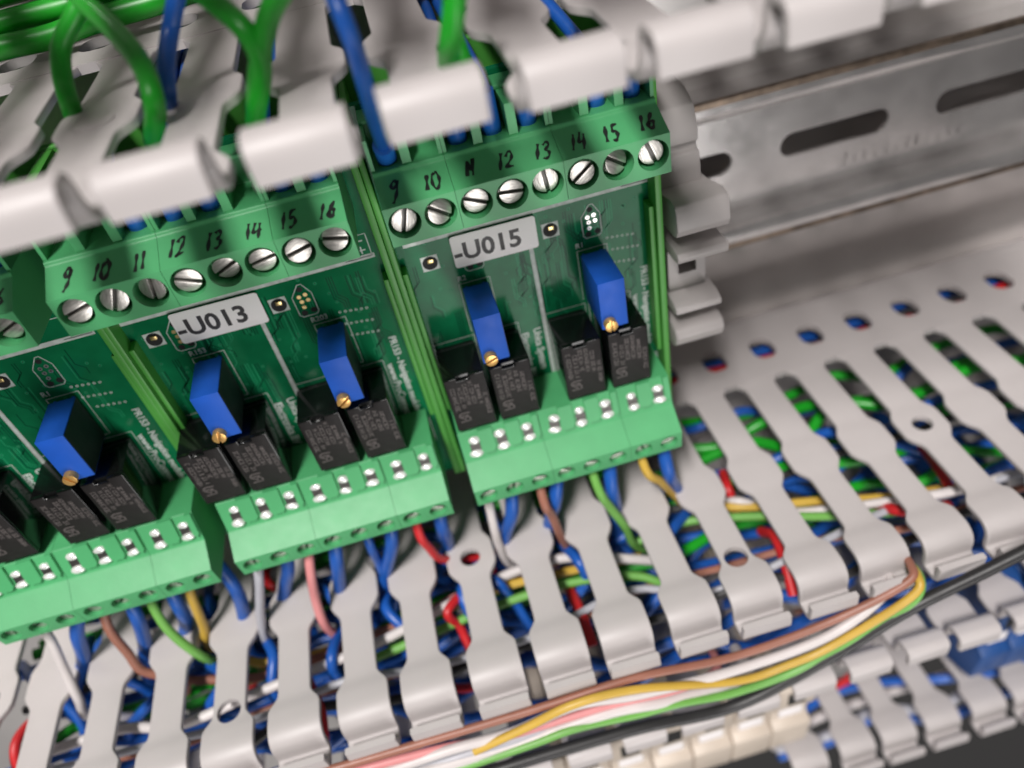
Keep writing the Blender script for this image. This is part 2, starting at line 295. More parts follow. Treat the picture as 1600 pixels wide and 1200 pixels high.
 'c_black': [(-56.7, -100.2, 47.0), (-40.5, -100.3, 47.0), (-22.8, -100.2, 47.0), (-3.7, -100.3, 47.0), (15.7, -101.4, 47.0), (35.5, -104.7, 47.0), (54.9, -96.0, 47.0), (69.0, -87.0, 47.0), (83.0, -81.5, 47.0), (94.1, -77.0, 47.0)],
}

# ---------------------------------------------------------------- wiring ducts
PITCH = 12.5
def sm(a, b, x): t = min(1, max(0, (x - a) / (b - a))); return t * t * (3 - 2 * t)
def half_width(w):
    h = 3.6 - 0.5 * sm(14, 20, w)
    h += 1.45 * sm(6.8, 10.4, w) * (1 - sm(15.2, 18.8, w))
    h += 1.77 * sm(31.2, 34.4, w)
    h += 1.3 * (1 - sm(-12.45, -9.6, w)) ** 2
    return h
def finger_mesh(name, sign, hole_w=None, hole_r=2.1):
    """one finger; origin on its outer centre line at the panel-side end; sign = +1 when the duct's inside lies towards -v"""
    path = []
    for w in [-12.45, -12, -11.4, -10.6, -9.6, -7, -3, 1, 4, 5.8, 6.6, 7.4, 8.2, 9, 9.8, 10.8, 12, 13.8, 15.4, 16.6, 17.4, 18.2, 19, 19.8, 20.8, 22, 25, 28, 30, 31, 31.8, 32.6, 33.4, 34.2, 35.2, 36]:
        path.append((0.35 * sm(32, 36, w), w, half_width(w)))
    # the cover groove: the sheet dips inwards and comes back up as a lip
    path += [(v, w, h) for v, w, h in ((.42, 37, 4.87), (.38, 38, 4.87), (.2, 38.8, 4.87), (-.25, 39.7, 4.87), (-1, 40.5, 4.86), (-1.9, 40.95, 4.85), (-2.9, 41.15, 4.82), (-3.7, 41.2, 4.8), (-4.5, 41.24, 4.78), (-4.85, 41.3, 4.77), (-4.98, 41.5, 4.76), (-5.0, 42.0, 4.75), (-5.0, 42.5, 4.74), (-5.0, 43.0, 4.73), (-4.98, 43.4, 4.72), (-4.85, 43.6, 4.7), (-4.5, 43.66, 4.68), (-3.8, 43.67, 4.66), (-3.1, 43.68, 4.63), (-2.5, 43.69, 4.6), (-2.0, 43.7, 4.57))]
    t_, c = 1.25, 0.27; mb = MB(); n = len(path); L = 16
    rings = []
    for i, (v, w, h) in enumerate(path):
        a, b = path[max(0, i - 1)], path[min(n - 1, i + 1)]
        tv, tw = b[0] - a[0], b[1] - a[1]; l = math.hypot(tv, tw); nv, nw = tw / l, -tv / l
        loop = []
        for cx, cn, a0 in ((h - c, t_ / 2 - c, 0), (-(h - c), t_ / 2 - c, 90), (-(h - c), -(t_ / 2 - c), 180), (h - c, -(t_ / 2 - c), 270)):
            for k in range(4):
                t = math.radians(a0 + 30 * k); loop.append((cx + c * math.cos(t), cn + c * math.sin(t)))
        rings.append([(x, sign * (v + (q - t_ / 2) * nv), w + (q - t_ / 2) * nw) for x, q in loop])
    vs = [p for r in rings for p in r]; fs = []
    for i in range(n - 1):
        for k in range(L):
            f = (i * L + k, (i + 1) * L + k, (i + 1) * L + (k + 1) % L, i * L + (k + 1) % L)
            fs.append(f if sign > 0 else f[::-1])
    e0, e1 = tuple(range(L)), tuple((n - 1) * L + k for k in range(L))
    fs += [e0 if sign > 0 else e0[::-1], e1[::-1] if sign > 0 else e1]
    mb.add(vs, fs); me = mb.mesh(name, 'duct_pvc', angle=52)
    if hole_w is not None:
        cut = MB(); c0 = [(hole_r * math.cos(2 * math.pi * k / 28), hole_w + hole_r * math.sin(2 * math.pi * k / 28)) for k in range(28)]
        cut.add([(u, -6, w) for u, w in c0] + [(u, 6, w) for u, w in c0], [tuple(range(28)), tuple(range(28, 56))[::-1]] + [(k, 28 + k, 28 + (k + 1) % 28, (k + 1) % 28) for k in range(28)])
        cme = cut.mesh('hole_cutter', 'duct_pvc')
        bmx = bmesh.new(); bmx.from_mesh(cme); bmesh.ops.recalc_face_normals(bmx, faces=bmx.faces); bmx.to_mesh(cme); bmx.free()
        bmx = bmesh.new(); bmx.from_mesh(me); bmesh.ops.recalc_face_normals(bmx, faces=bmx.faces); bmx.to_mesh(me); bmx.free()
        oa, ob = link('tmp_a', me), link('tmp_b', cme)
        md = oa.modifiers.new('b', 'BOOLEAN'); md.object = ob; md.operation = 'DIFFERENCE'; md.solver = 'EXACT'
        dg = bpy.context.evaluated_depsgraph_get(); res = bpy.data.meshes.new_from_object(oa.evaluated_get(dg))
        bpy.data.objects.remove(oa); bpy.data.objects.remove(ob)
        res.name = name; res.polygons.foreach_set('use_smooth', [True] * len(res.polygons)); res.set_sharp_from_angle(angle=math.radians(52)); me = res
    else:
        bmx = bmesh.new(); bmx.from_mesh(me); bmesh.ops.recalc_face_normals(bmx, faces=bmx.faces); bmx.to_mesh(me); bmx.free()
    return me
F_UP = finger_mesh('finger', +1); F_UP_BULGE = finger_mesh('finger', +1, 13.2); F_UP_TIP = finger_mesh('finger', +1, 31.2, 2.3)
F_DN = finger_mesh('finger', -1); F_DN_BULGE = finger_mesh('finger', -1, 13.2)
def side_wall(name, u_first, n, sign):
    """solid foot of a duct wall with its row of oval knock-outs; slot centres at u_first + k * pitch, outer face v = 0"""
    mb = MB(); t = 1.4
    for k in range(n):
        holed(mb, (u_first + k * PITCH, 0, -22.2), (1, 0, 0), (0, 0, 1), (0, sign, 0), -PITCH / 2, PITCH / 2, -10.4, 9.75, [(x * 2.75 * (1 + .12 * abs(math.sin(2 * math.atan2(y, x)))), y * 3.5 * (1 + .12 * abs(math.sin(2 * math.atan2(y, x))))) for x, y in oval(1, 1, 24)], t, back=True)
    a, b = u_first - PITCH / 2, u_first + (n - .5) * PITCH
    mb.face([(a, 0, -12.45), (b, 0, -12.45), (b, -sign * t, -12.45), (a, -sign * t, -12.45)])
    for x in (a, b): mb.face([(x, 0, -32.6), (x, 0, -12.45), (x, -sign * t, -12.45), (x, -sign * t, -32.6)])
    me = mb.mesh(name, 'duct_pvc', angle=40); return me
def duct(label, v_low, v_high, u_c, lo_range, hi_range, uA, uB):
    """u_c = centre of some finger; *_range = finger indices on the lower / upper wall (None = that wall is out of the picture)"""
    root = empty('wiring_duct', P((uA + uB) / 2, (v_low + v_high) / 2, -34)); tag(root, label, 'wiring duct', 'slotted grey wiring ducts')
    inv = root.location
    mb = MB(); mb.box((uA, v_low + .02, -34), (uB, v_high - .02, -32.6)); mb.box((uA, v_low + 8, -43.9), (uB, v_high - 8, -33.9)); link('base', mb.mesh('base', 'duct_pvc', bevel=0.2), root, -inv)
    for v, rng, sign in ((v_high, hi_range, 1), (v_low, lo_range, -1)):
        if rng is None: continue
        k0, k1 = rng
        link('side_wall', side_wall('side_wall', u_c + (k0 - .5) * PITCH, k1 - k0 + 2, sign), root, P(0, v, 0) - inv)
        for k in range(k0, k1 + 1):
            me = F_UP if sign > 0 else F_DN
            if k % 8 == 1 and sign > 0 and v < 0: me = F_UP_BULGE if sign > 0 else F_DN_BULGE
            elif k % 8 == 5 and sign > 0: me = F_UP_TIP
            f = link('finger', me, root, P(u_c + k * PITCH, v, 0) - inv)
            if sign < 0 and v > 0 and k == -1:
                mb = MB(); mb.add([(2.3 * math.cos(2 * math.pi * j / 28), y, 14.0 + 2.3 * math.sin(2 * math.pi * j / 28)) for y in (1.0, 1.42) for j in range(28)], [tuple(range(28, 56))] + [(j, (j + 1) % 28, 28 + (j + 1) % 28, 28 + j) for j in range(28)])
                link('plug', mb.mesh('plug', 'duct_pvc', bevel=.08), f)
            f.rotation_euler = (random.uniform(-.012, .012), 0, random.uniform(-.01, .01))
    return root
UC = -20.1
# visible surfaces: inner face of the upper duct's bottom wall v = 22, outer face of the lower duct's top wall v = -79
duct('grey slotted duct with big blurred finger hooks across the top, green wires inside', 20.7, 62, -18.7, (-5, 9), (-5, 9), -88, 106)
duct('grey slotted duct crossing below the three green modules, coloured wires inside', -119.4, -79.06, UC, (-6, 15), (-7, 15), -113, 174)
duct('grey slotted duct in the bottom right corner, partly out of frame', -210, -170, UC + 6.5, None, (6, 16), 56, 174)

# ---------------------------------------------------------------- mounting panel and rail
mb = MB(); mb.box((-200, -330, -46), (260, 130, -44.0)); tag(link('mounting_panel', mb.mesh('mounting_panel', 'panel_zinc')), 'galvanised sheet steel mounting panel behind everything', kind='structure')
VR, WR = -32.2, -32.0
def din_rail(label, vr, uA, u_slot, n, group='steel mounting rails'):
    root = empty('mounting_rail', P(u_slot, vr, -34)); tag(root, label, 'rail', group); inv = root.location
    mb = MB()
    for k in range(n):
        holed(mb, (u_slot + 36 * k, vr, WR), (1, 0, 0), (0, 1, 0), (0, 0, 1), -18, 18, -12.6, 12.6, stadium(25, 5.4), 1.0, back=True)
    a, b = u_slot - 18, u_slot + 36 * (n - 1) + 18
    link('web', mb.mesh('web', 'zinc', angle=30), root, -inv)
    for s in (1, -1):
        prof = [(12.6, -33.0), (12.9, -33.9), (13.5, -33.9), (13.6, -27.6), (14.2, -26.6), (15.0, -26.3), (17.3, -26.3), (17.3, -25.4), (14.9, -25.4), (14.0, -25.55), (13.25, -26.05), (12.75, -26.8), (12.6, -27.7), (12.6, -32.0)]
        prof = [(vr + s * v, w) for v, w in prof]
        if s < 0: prof = prof[::-1]
        mb = MB(); mb.prism_u(prof, a, b); o = link('flange', mb.mesh('flange', 'zinc', bevel=0.12, angle=40), root, -inv)
        mb = MB(); v0, v1 = sorted((vr + s * 16.2, vr + s * 17.5)); mb.box((a, v0, -26.4), (b, v1, -25.3)); link('edge_reflection', mb.mesh('edge_reflection', 'zinc_reflection', bevel=0.05), o)  # brown lip edge, widened to paint in a brown reflection
    for s in (1, -1):
        v0, v1 = sorted((vr + s * 9.0, vr + s * 12.4)); mb = MB(); mb.box((a, v0, -43.98), (b, v1, -33.02)); link('shade_spacer', mb.mesh('shade_spacer', 'zinc'), root, -inv)  # unseen strips, run full length to keep light out of the slots
    # faint rolled-in stamp marks below the slots
    mb = MB(); rs = random.Random(3); x = 96.0
    for k in range(12):
        for j in range(2): mb.line([(x, vr - 8.2 + rs.uniform(-.2, .2)), (x + rs.uniform(-.5, .9), vr - 5.6)], 0.32, WR + 0.02)
        mb.line([(x - .3, vr - 5.7 - rs.choice((0, 1.2, 2.4))), (x + 1.0, vr - 5.7 - rs.choice((0, 1.2)))], 0.3, WR + 0.022); x += rs.uniform(2.0, 2.7)
    link('stamp_mark', mb.mesh('stamp_mark', 'zinc'), root, -inv)
    return root
din_rail('slotted zinc mounting rail running right from the grey end clamp', VR, None, 92.9 - 36 * 5, 9)

# grey end clamp beside the right-hand module
cl = empty('end_clamp', P(46, -30, -34)); tag(cl, 'grey plastic end clamp on the rail beside the right-hand green module', 'end clamp'); inv = cl.location
mb = MB()
mb.prism_u([(-19, -26), (-2.5, -26), (-2.0, -20), (-2.6, -9), (-4.2, -5.2), (-7.5, -3.6), (-10.0, -3.4), (-10.3, -4.2), (-11.3, -4.2), (-11.6, -3.0), (-16.4, -2.2), (-19, -2.2)], 41.4, 50.2)
link('body', mb.mesh('body', 'clamp_plastic', bevel=0.35), cl, -inv)
mb = MB(); mb.prism_u([(-19.1, -25), (-16.6, -2.4), (-15.0, 4.2), (-15.4, 6.2), (-16.6, 6.9), (-19.6, 7.3), (-21.0, 6.6), (-21.6, 5.0), (-21.8, -4), (-21.8, -25)][::-1], 41.9, 51.2)
link('latch', mb.mesh('latch', 'clamp_plastic', bevel=0.35), cl, -inv)
mb = MB(); mb.prism_u([(-26.4, -26), (-23.9, -26), (-23.9, -4), (-24.3, 6.6), (-25.0, 7.2), (-26.0, 7.0), (-26.4, 5.5)], 41.9, 51.0)
mb.box((41.4, -24.2, -26), (49.6, -21.5, -6))
link('shelf', mb.mesh('shelf', 'clamp_plastic', bevel=0.25), cl, -inv)
mb = MB(); holed(mb, (46, -31.3, 0.6), (1, 0, 0), (0, 1, 0), (0, 0, 1), -3.6, 3.4, -4.95, 4.95, [(-1.7, -1.5), (1.7, -1.5), (1.7, 1.5), (-1.7, 1.5)], 9, floor_mi=0)
mb.face([(42.4, -36.25, .6), (42.4, -26.35, .6), (42.4, -26.35, -26), (42.4, -36.25, -26)]); mb.face([(49.4, -36.25, .6), (49.4, -26.35, .6), (49.4, -26.35, -26), (49.4, -36.25, -26)])
link('neck', mb.mesh('neck', 'clamp_plastic'), cl, -inv)
mb = MB(); mb.prism_u([(-38.9, -26), (-36.3, -26), (-36.3, 3.2), (-37.0, 5.2), (-38.2, 5.4), (-38.9, 3.8)], 41.9, 50.6)
mb.box((42.6, -42.2, -26), (49.2, -38.7, -3))
link('shelf', mb.mesh('shelf', 'clamp_plastic', bevel=0.25), cl, -inv)
mb = MB(); mb.prism_u([(-47.5, -26), (-42.1, -26), (-42.1, 2.6), (-42.6, 4.4), (-44.0, 5.2), (-46.0, 4.6), (-47.5, 2.8)], 41.8, 51.4)
mb.prism_u([(-56, -26), (-47.4, -26), (-47.4, -8), (-54, -14), (-56, -16)], 42.4, 49.6)
link('foot', mb.mesh('foot', 'clamp_plastic', bevel=0.5, seg=3), cl, -inv)

# ---------------------------------------------------------------- terminal modules
def strip_disc(mb, c, r, w0, w1, n=28, mi=0):
    mb.prism_w([(c[0] + r * math.cos(2 * math.pi * k / n), c[1] + r * math.sin(2 * math.pi * k / n)) for k in range(n)], w0, w1, mi)
def screw_mesh(r, slot, h=0.9):
    """slotted pan head about the origin, top at w = 0"""
    mb = MB(); strip_disc(mb, (0, 0), r, -h - 1.4, -0.55, mi=0); mb.m[1] = 1
    a = math.asin(slot / 2 / r)
    for s in (0, math.pi):
        ts = [s + a + (math.pi - 2 * a) * k / 16 for k in range(17)]
        mb.prism_w([(r * math.cos(t), r * math.sin(t)) for t in ts], -0.56, 0.0)
    return mb.mesh('screw', ['screw_steel', 'slot_dark'], bevel=0.10, angle=40)
SCREW = screw_mesh(1.8, 0.48)
def brass_mesh():
    r, slot = 1.12, 0.34; mb = MB(); strip_disc(mb, (0, 0), r, -2.0, -0.40)
    a = math.asin(slot / 2 / r)
    for s in (0, math.pi):
        ts = [s + a + (math.pi - 2 * a) * k / 12 for k in range(13)]; mb.prism_w([(r * math.cos(t), r * math.sin(t)) for t in ts], -0.41, 0.0)
    return mb.mesh('adjusting_screw', 'brass', bevel=0.06, angle=40)
BRASS = brass_mesh()
# small clamp screw at the bottom of a lower-terminal bore
CLAMP_SCREW = screw_mesh(1.45, 0.5)
def contact_mesh():
    """pair of shiny spring-contact bulges in their pocket, about the origin"""
    mb = MB(); n, m = 16, 6
    for cy, rx, ry, rz in ((1.3, 1.08, 0.72, 0.62), (-1.2, 1.28, 0.72, 0.72)):
        vs = [(0, cy, rz)]; fs = []
        for i in range(1, m + 1):
            t = math.pi / 2 * i / m
            for k in range(n): p = 2 * math.pi * k / n; vs.append((rx * math.sin(t) * math.cos(p), cy + ry * math.sin(t) * math.sin(p), rz * math.cos(t) - (0.25 if i == m else 0)))
        for k in range(n): fs.append((0, 1 + k, 1 + (k + 1) % n))
        for i in range(m - 1):
            for k in range(n): fs.append((1 + i * n + k, 1 + (i + 1) * n + k, 1 + (i + 1) * n + (k + 1) % n, 1 + i * n + (k + 1) % n))
        mb.add(vs, fs)
    return mb.mesh('contact', 'contact_steel', angle=80)
CONTACT = contact_mesh()
def pocket_mesh():
    mb = MB(); mb.box((-0.95, -0.75, -0.2), (0.95, 0.8, 0.06)); return mb.mesh('contact_pocket', 'slot_dark')
POCKET = pocket_mesh()
PP = 5.08
def upper_block_mesh(n):
    """n-pole screw terminal, pole 0 at u = 0; screw face w = 16, number face sloping back, wire funnels above"""
    mb = MB(); a, b = -PP / 2 + 0.03, (n - .5) * PP - 0.03; g = 0.06
    for k in range(n):
        x0, x1 = (a if k == 0 else (k - .5) * PP), (b if k == n - 1 else (k + .5) * PP)
        holed(mb, (k * PP, 0, 16), (1, 0, 0), (0, 1, 0), (0, 0, 1), x0 - k * PP, x1 - k * PP, -3.3, 2.6, oval(2.28, 2.28, 28), 3.2, floor_mi=0, hc=(0, -0.1))
    prof = [(2.6, 16), (4.9, 10.9), (5.5, 10.7)]
    for (v0, w0), (v1, w1) in zip(prof[:-1], prof[1:]): mb.face([(a, v0, w0), (b, v0, w0), (b, v1, w1), (a, v1, w1)])
    # front lip wall behind the number face, floor of the funnels, back wall, fins between the poles
    mb.face([(a, 5.5, 10.7), (b, 5.5, 10.7), (b, 5.5, 2.5), (a, 5.5, 2.5)])
    mb.face([(a, 5.5, 2.5), (b, 5.5, 2.5), (b, 9.9, 2.5), (a, 9.9, 2.5)])
    mb.box((a, 9.9, 0.2), (b, 10.6, 4.6))
    for k in range(n + 1):
        x = (k - .5) * PP; th = 0.65 if 0 < k < n else 0.55; lo_, hi_ = max(a, x - th), min(b, x + th)
        mb.box((lo_, 5.45, 2.4), (hi_, 9.95, 10.2))
    mb.face([(a, -3.3, 16), (b, -3.3, 16), (b, -3.3, 0.2), (a, -3.3, 0.2)][::-1])
    for x in (a, b):
        mb.face([(x, -3.3, 0.2), (x, -3.3, 16), (x, 2.6, 16), (x, 4.9, 10.9), (x, 5.5, 10.7), (x, 5.5, 0.2)])
        mb.face([(x, 5.5, 0.2), (x, 5.5, 10.2), (x, 9.95, 10.2), (x, 9.95, 0.2)])
    me = mb.mesh('terminal_block', 'terminal_green', angle=30)
    bm = bmesh.new(); bm.from_mesh(me); bmesh.ops.recalc_face_normals(bm, faces=bm.faces)
    es = [e for e in bm.edges if len(e.link_faces) == 2 and abs(e.verts[0].co.x - e.verts[1].co.x) > 3.5 * S and e.calc_face_angle(0) > .4]
    bmesh.ops.bevel(bm, geom=es, offset=0.22 * S, offset_type='OFFSET', segments=3, profile=.5, affect='EDGES', clamp_overlap=True)
    bm.to_mesh(me); bm.free(); me.set_sharp_from_angle(angle=math.radians(34)); return me
def lower_block_mesh(n):
    """n-pole lower terminal, pole 0 at u = 0"""
    mb = MB(); a, b = -PP / 2 + 0.03, (n - .5) * PP - 0.03
    d = Vector((0, -4.5, -0.45)); l = d.length; ey = -d / l; en = Vector((0, ey.z * -1, ey.y)).normalized()
    for k in range(n):
        x0, x1 = (a if k == 0 else (k - .5) * PP), (b if k == n - 1 else (k + .5) * PP)
        holed(mb, (k * PP, -59.25, 15.77), (1, 0, 0), tuple(ey), tuple(en), x0 - k * PP, x1 - k * PP, -l / 2, l / 2, oval(1.72, 1.62, 26), 2.6, floor_mi=0, hc=(0, 0.1))
    C0, C1 = (-57.0, 16.0), (-61.5, 15.55)
    prof = [C0, (-53.5, 11.5), (-47.6, 9.65), (-47.6, 0.2)]
    for (v0, w0), (v1, w1) in zip(prof[:-1], prof[1:]): mb.face([(a, v0, w0), (b, v0, w0), (b, v1, w1), (a, v1, w1)])
    mb.face([(a, *C1), (b, *C1), (b, -61.5, 0.2), (a, -61.5, 0.2)])
    for x in (a, b): mb.face([(x, *C0), (x, -53.5, 11.5), (x, -47.6, 9.65), (x, -47.6, 0.2), (x, -61.5, 0.2), (x, *C1)])
    for k in range(n):   # raised tongues between the contacts
        c = (k + .5) * PP; hw = 1.35
        if k == n - 1: c -= 0.75; hw = 0.55
        def on(v): return 8.7 + (v + 44.6) / (-8.9) * 2.8
        pts = [(c - hw, -47.62), (c - hw, -51.6), (c - hw + .5, -52.3), (c + hw - .5, -52.3), (c + hw, -51.6), (c + hw, -47.62)]
        if n - 1 == k: pts = [(x if x < b else b - .02, v) for x, v in pts]
        top = [(x, v, on(v) + 0.6) for x, v in pts]; bot = [(x, v, on(v) - 0.1) for x, v in pts]; m = len(pts)
        mb.add(top + bot, [tuple(range(m))] + [(i, i + m, (i + 1) % m + m, (i + 1) % m) for i in range(m)])
    me = mb.mesh('terminal_block', 'terminal_green', angle=30)
    bm = bmesh.new(); bm.from_mesh(me); bmesh.ops.recalc_face_normals(bm, faces=bm.faces)
    es = [e for e in bm.edges if len(e.link_faces) == 2 and abs(e.verts[0].co.x - e.verts[1].co.x) > 3.5 * S and e.calc_face_angle(0) > .4]
    bmesh.ops.bevel(bm, geom=es, offset=0.2 * S, offset_type='OFFSET', segments=3, profile=.5, affect='EDGES', clamp_overlap=True)
    bm.to_mesh(me); bm.free(); me.set_sharp_from_angle(angle=math.radians(34)); return me
UB = {n: upper_block_mesh(n) for n in (2, 3)}; LB = {n: lower_block_mesh(n) for n in (2, 3)}
# handwriting: pen strokes on a unit box, several hands per digit
STROKE = {
 '0': [[(.5, 1), (.15, .75), (.1, .3), (.4, 0), (.75, .2), (.85, .65), (.6, .97), (.45, .98)]],
 '1': [[(.62, 1), (.5, .55), (.4, 0)]],
 '2': [[(.1, .75), (.35, 1), (.7, .9), (.65, .6), (.35, .25), (.1, .02), (.45, .05), (.9, .08)]],
 '3': [[(.12, .92), (.5, 1), (.72, .82), (.4, .55), (.72, .4), (.68, .12), (.35, 0), (.08, .1)]],
 '4': [[(.32, 1), (.12, .45), (.5, .42), (.88, .48)], [(.72, .85), (.62, .3), (.55, -.1)]],
 '5': [[(.85, 1), (.35, .95), (.25, .6), (.6, .55), (.72, .25), (.4, 0), (.08, .06)]],
 '6': [[(.72, 1), (.35, .65), (.18, .25), (.4, 0), (.72, .12), (.68, .38), (.35, .38), (.2, .22)]],
 '9': [[(.78, .82), (.5, 1), (.18, .78), (.35, .52), (.68, .66), (.8, .9), (.72, .45), (.5, .0), (.2, -.32)]],
 'n': [[(.12, .0), (.25, .9), (.58, .4), (.86, 1.0), (.74, .0)]],
}
def number_mesh(s, seed, u_off):
    """black felt-pen number on the sloping face of the upper terminal"""
    rs = random.Random(seed); mb = MB(); H, Wd, gap = 2.75, 1.35, 0.26
    e = Vector((0, 4.9 - 2.6, 10.9 - 16)).normalized(); nrm = Vector((0, 5.1, 2.3)).normalized()
    org = Vector((0, 2.6, 16)) + e * 1.35 + nrm * 0.03
    H *= rs.uniform(.9, 1.12); sl = rs.uniform(.2, .65); org = org + e * rs.uniform(-.3, .3)
    wd = [(.7 if c == '1' else Wd) for c in s]; tot = sum(wd) + gap * (len(s) - 1); x = -tot / 2 + u_off; k2 = 0
    for c, wdt in zip(s, wd):
        for st in STROKE[c]:
            jit = [(px + rs.uniform(-.05, .05), py + rs.uniform(-.05, .05)) for px, py in st]
            pts = crom([(px * wdt + py * sl, py * H + px * (sl - .4) * .5, 0) for px, py in jit], 6)
            r = rs.uniform(.23, .30); k2 += 1
            L_, R2 = [], []
            for i, p in enumerate(pts):
                a, b = pts[max(0, i - 1)], pts[min(len(pts) - 1, i + 1)]; t = (b - a).normalized(); rr = r * (0.8 + .3 * math.sin(i * .7 + seed))
                L_.append((p.x - t.y * rr, p.y + t.x * rr)); R2.append((p.x + t.y * rr, p.y - t.x * rr))
            for i in range(len(pts) - 1):
                q = [org + Vector((x + a, 0, 0)) + e * b + nrm * 0.004 * k2 for a, b in (L_[i], R2[i], R2[i + 1], L_[i + 1])]; mb.face(q)
        x += wdt + gap
    return mb.mesh('handwritten_number', 'marker_ink', weld=False)
def relay_meshes():
    w, h, d = 7.25, 12.4, 10.0; mb = MB()
    mb.box((0, -h, 1.2), (w, 0, d - 0.7)); mb.box((0.25, -h + .25, 0.2), (w - .25, -.25, 1.25))
    c = w / 2 - .2; body0 = mb; mb = MB(); mb.prism_w([(0, 0), (0, -h), (w, -h), (w, 0), (c + 1.1, 0), (c + 1.1, -.75), (c - 1.1, -.75), (c - 1.1, 0)], d - 0.71, d)
    body0.v, body0.f, body0.m, k0 = body0.v + mb.v, body0.f + [tuple(i + len(body0.v) for i in f) for f in mb.f], body0.m + [1 if j == 1 else 0 for j in range(len(mb.f))], 0
    body = body0.mesh('relay', ['relay_black', 'relay_face'], bevel=0.16, seg=2, angle=40)
    prints = []
    for seed in range(4):
        rs = random.Random(seed + 40); mb = MB(); z = d + 0.012
        # illegible rows of fine print, reading upward
        for row, (x0, y0, y1, s) in enumerate([(0.75, -2.0, -7.6, .52), (1.95, -2.4, -7.5, .5), (3.0, -1.6, -6.6, .46), (4.05, -1.6, -6.7, .46), (5.1, -2.6, -7.0, .46), (6.15, -5.0, -9.8, .5)]):
            y = y1
            while y < y0:
                g = rs.choice((0, 1, 2, 3)); a, b = x0, x0 + s * 1.35; hgt = s * .75
                if rs.random() < .13: y += hgt * .9; continue
                if g in (0, 1): mb.line([(a, y), (a, y + hgt)], .13, z); mb.line([(b, y), (b, y + hgt)], .13, z + .001)
                if g in (1, 2): mb.line([(a, y), (b, y + hgt * .5)], .13, z + .002); mb.line([(b, y), (a, y + hgt)], .12, z + .003)
                if g in (0, 3): mb.line([(a, y + hgt), (b, y + hgt)], .13, z + .004)
                if g == 3: mb.line([(a, y), (b, y)], .13, z + .005); mb.line([((a + b) / 2, y), ((a + b) / 2, y + hgt)], .12, z + .006)
                y += hgt * 1.45
        # recognised-component mark: a mirrored R running into a U
        k, ox, oy = 1.15, 1.0, -10.3
        for st in ([(0, 0), (1.6, 0)], [(1.6, 0), (1.6, .7), (1.2, 1.0), (.8, .7), (.8, 0)], [(.8, .55), (0, 1.15), (0.05, 1.7), (.5, 1.95), (1.7, 1.85)], [(0.1, 1.2), (0.5, 1.3), (1.4, 1.25)]):
            mb.line([(ox + a * k * .95, oy + b * k * .9) for a, b in st], .26, z + .008)
        prints.append(mb.mesh('relay_print', 'relay_print', weld=False))
    return body, prints
RELAY, RELAY_PRINT = relay_meshes()
def trimmer_mesh():
    w, h, d = 4.6, 9.53, 10.4; mb = MB(); mb.box((0, -h, .8), (w, 0, d))
    for x in (.5, 3.6):
        for y in (-.8, -h + .3): mb.box((x, y, 0.02), (x + .5, y + .5, .85))
    return mb.mesh('trimmer', 'trimmer_blue', bevel=.10, angle=40)
TRIMMER = trimmer_mesh()
mb = MB(); mb.box((4.58, -9.35, .9), (4.66, -.18, 10.2)); TRIM_SIDE = mb.mesh('side_shade', 'trimmer_shade')  # near-black sheet paints the shade on the trimmer's right side
def board_mesh(): mb = MB(); mb.box((-3.4, -66, -1.6), (40.3, 11.2, 0)); return mb.mesh('circuit_board', 'solder_mask')
BOARD = board_mesh()
def outline(mb, c, w, mi):
    x, y = c
    pts = [(x - .2, y + 2.6), (x + .45, y + 2.6), (x + 1.55, y + .6), (x + 1.55, y - 3.1), (x + 1.1, y - 3.6), (x - 1.25, y - 3.6), (x - 1.7, y - 3.1), (x - 1.75, y + .5), (x - .2, y + 2.6)]
    mb.line(pts, .14, w, mi)
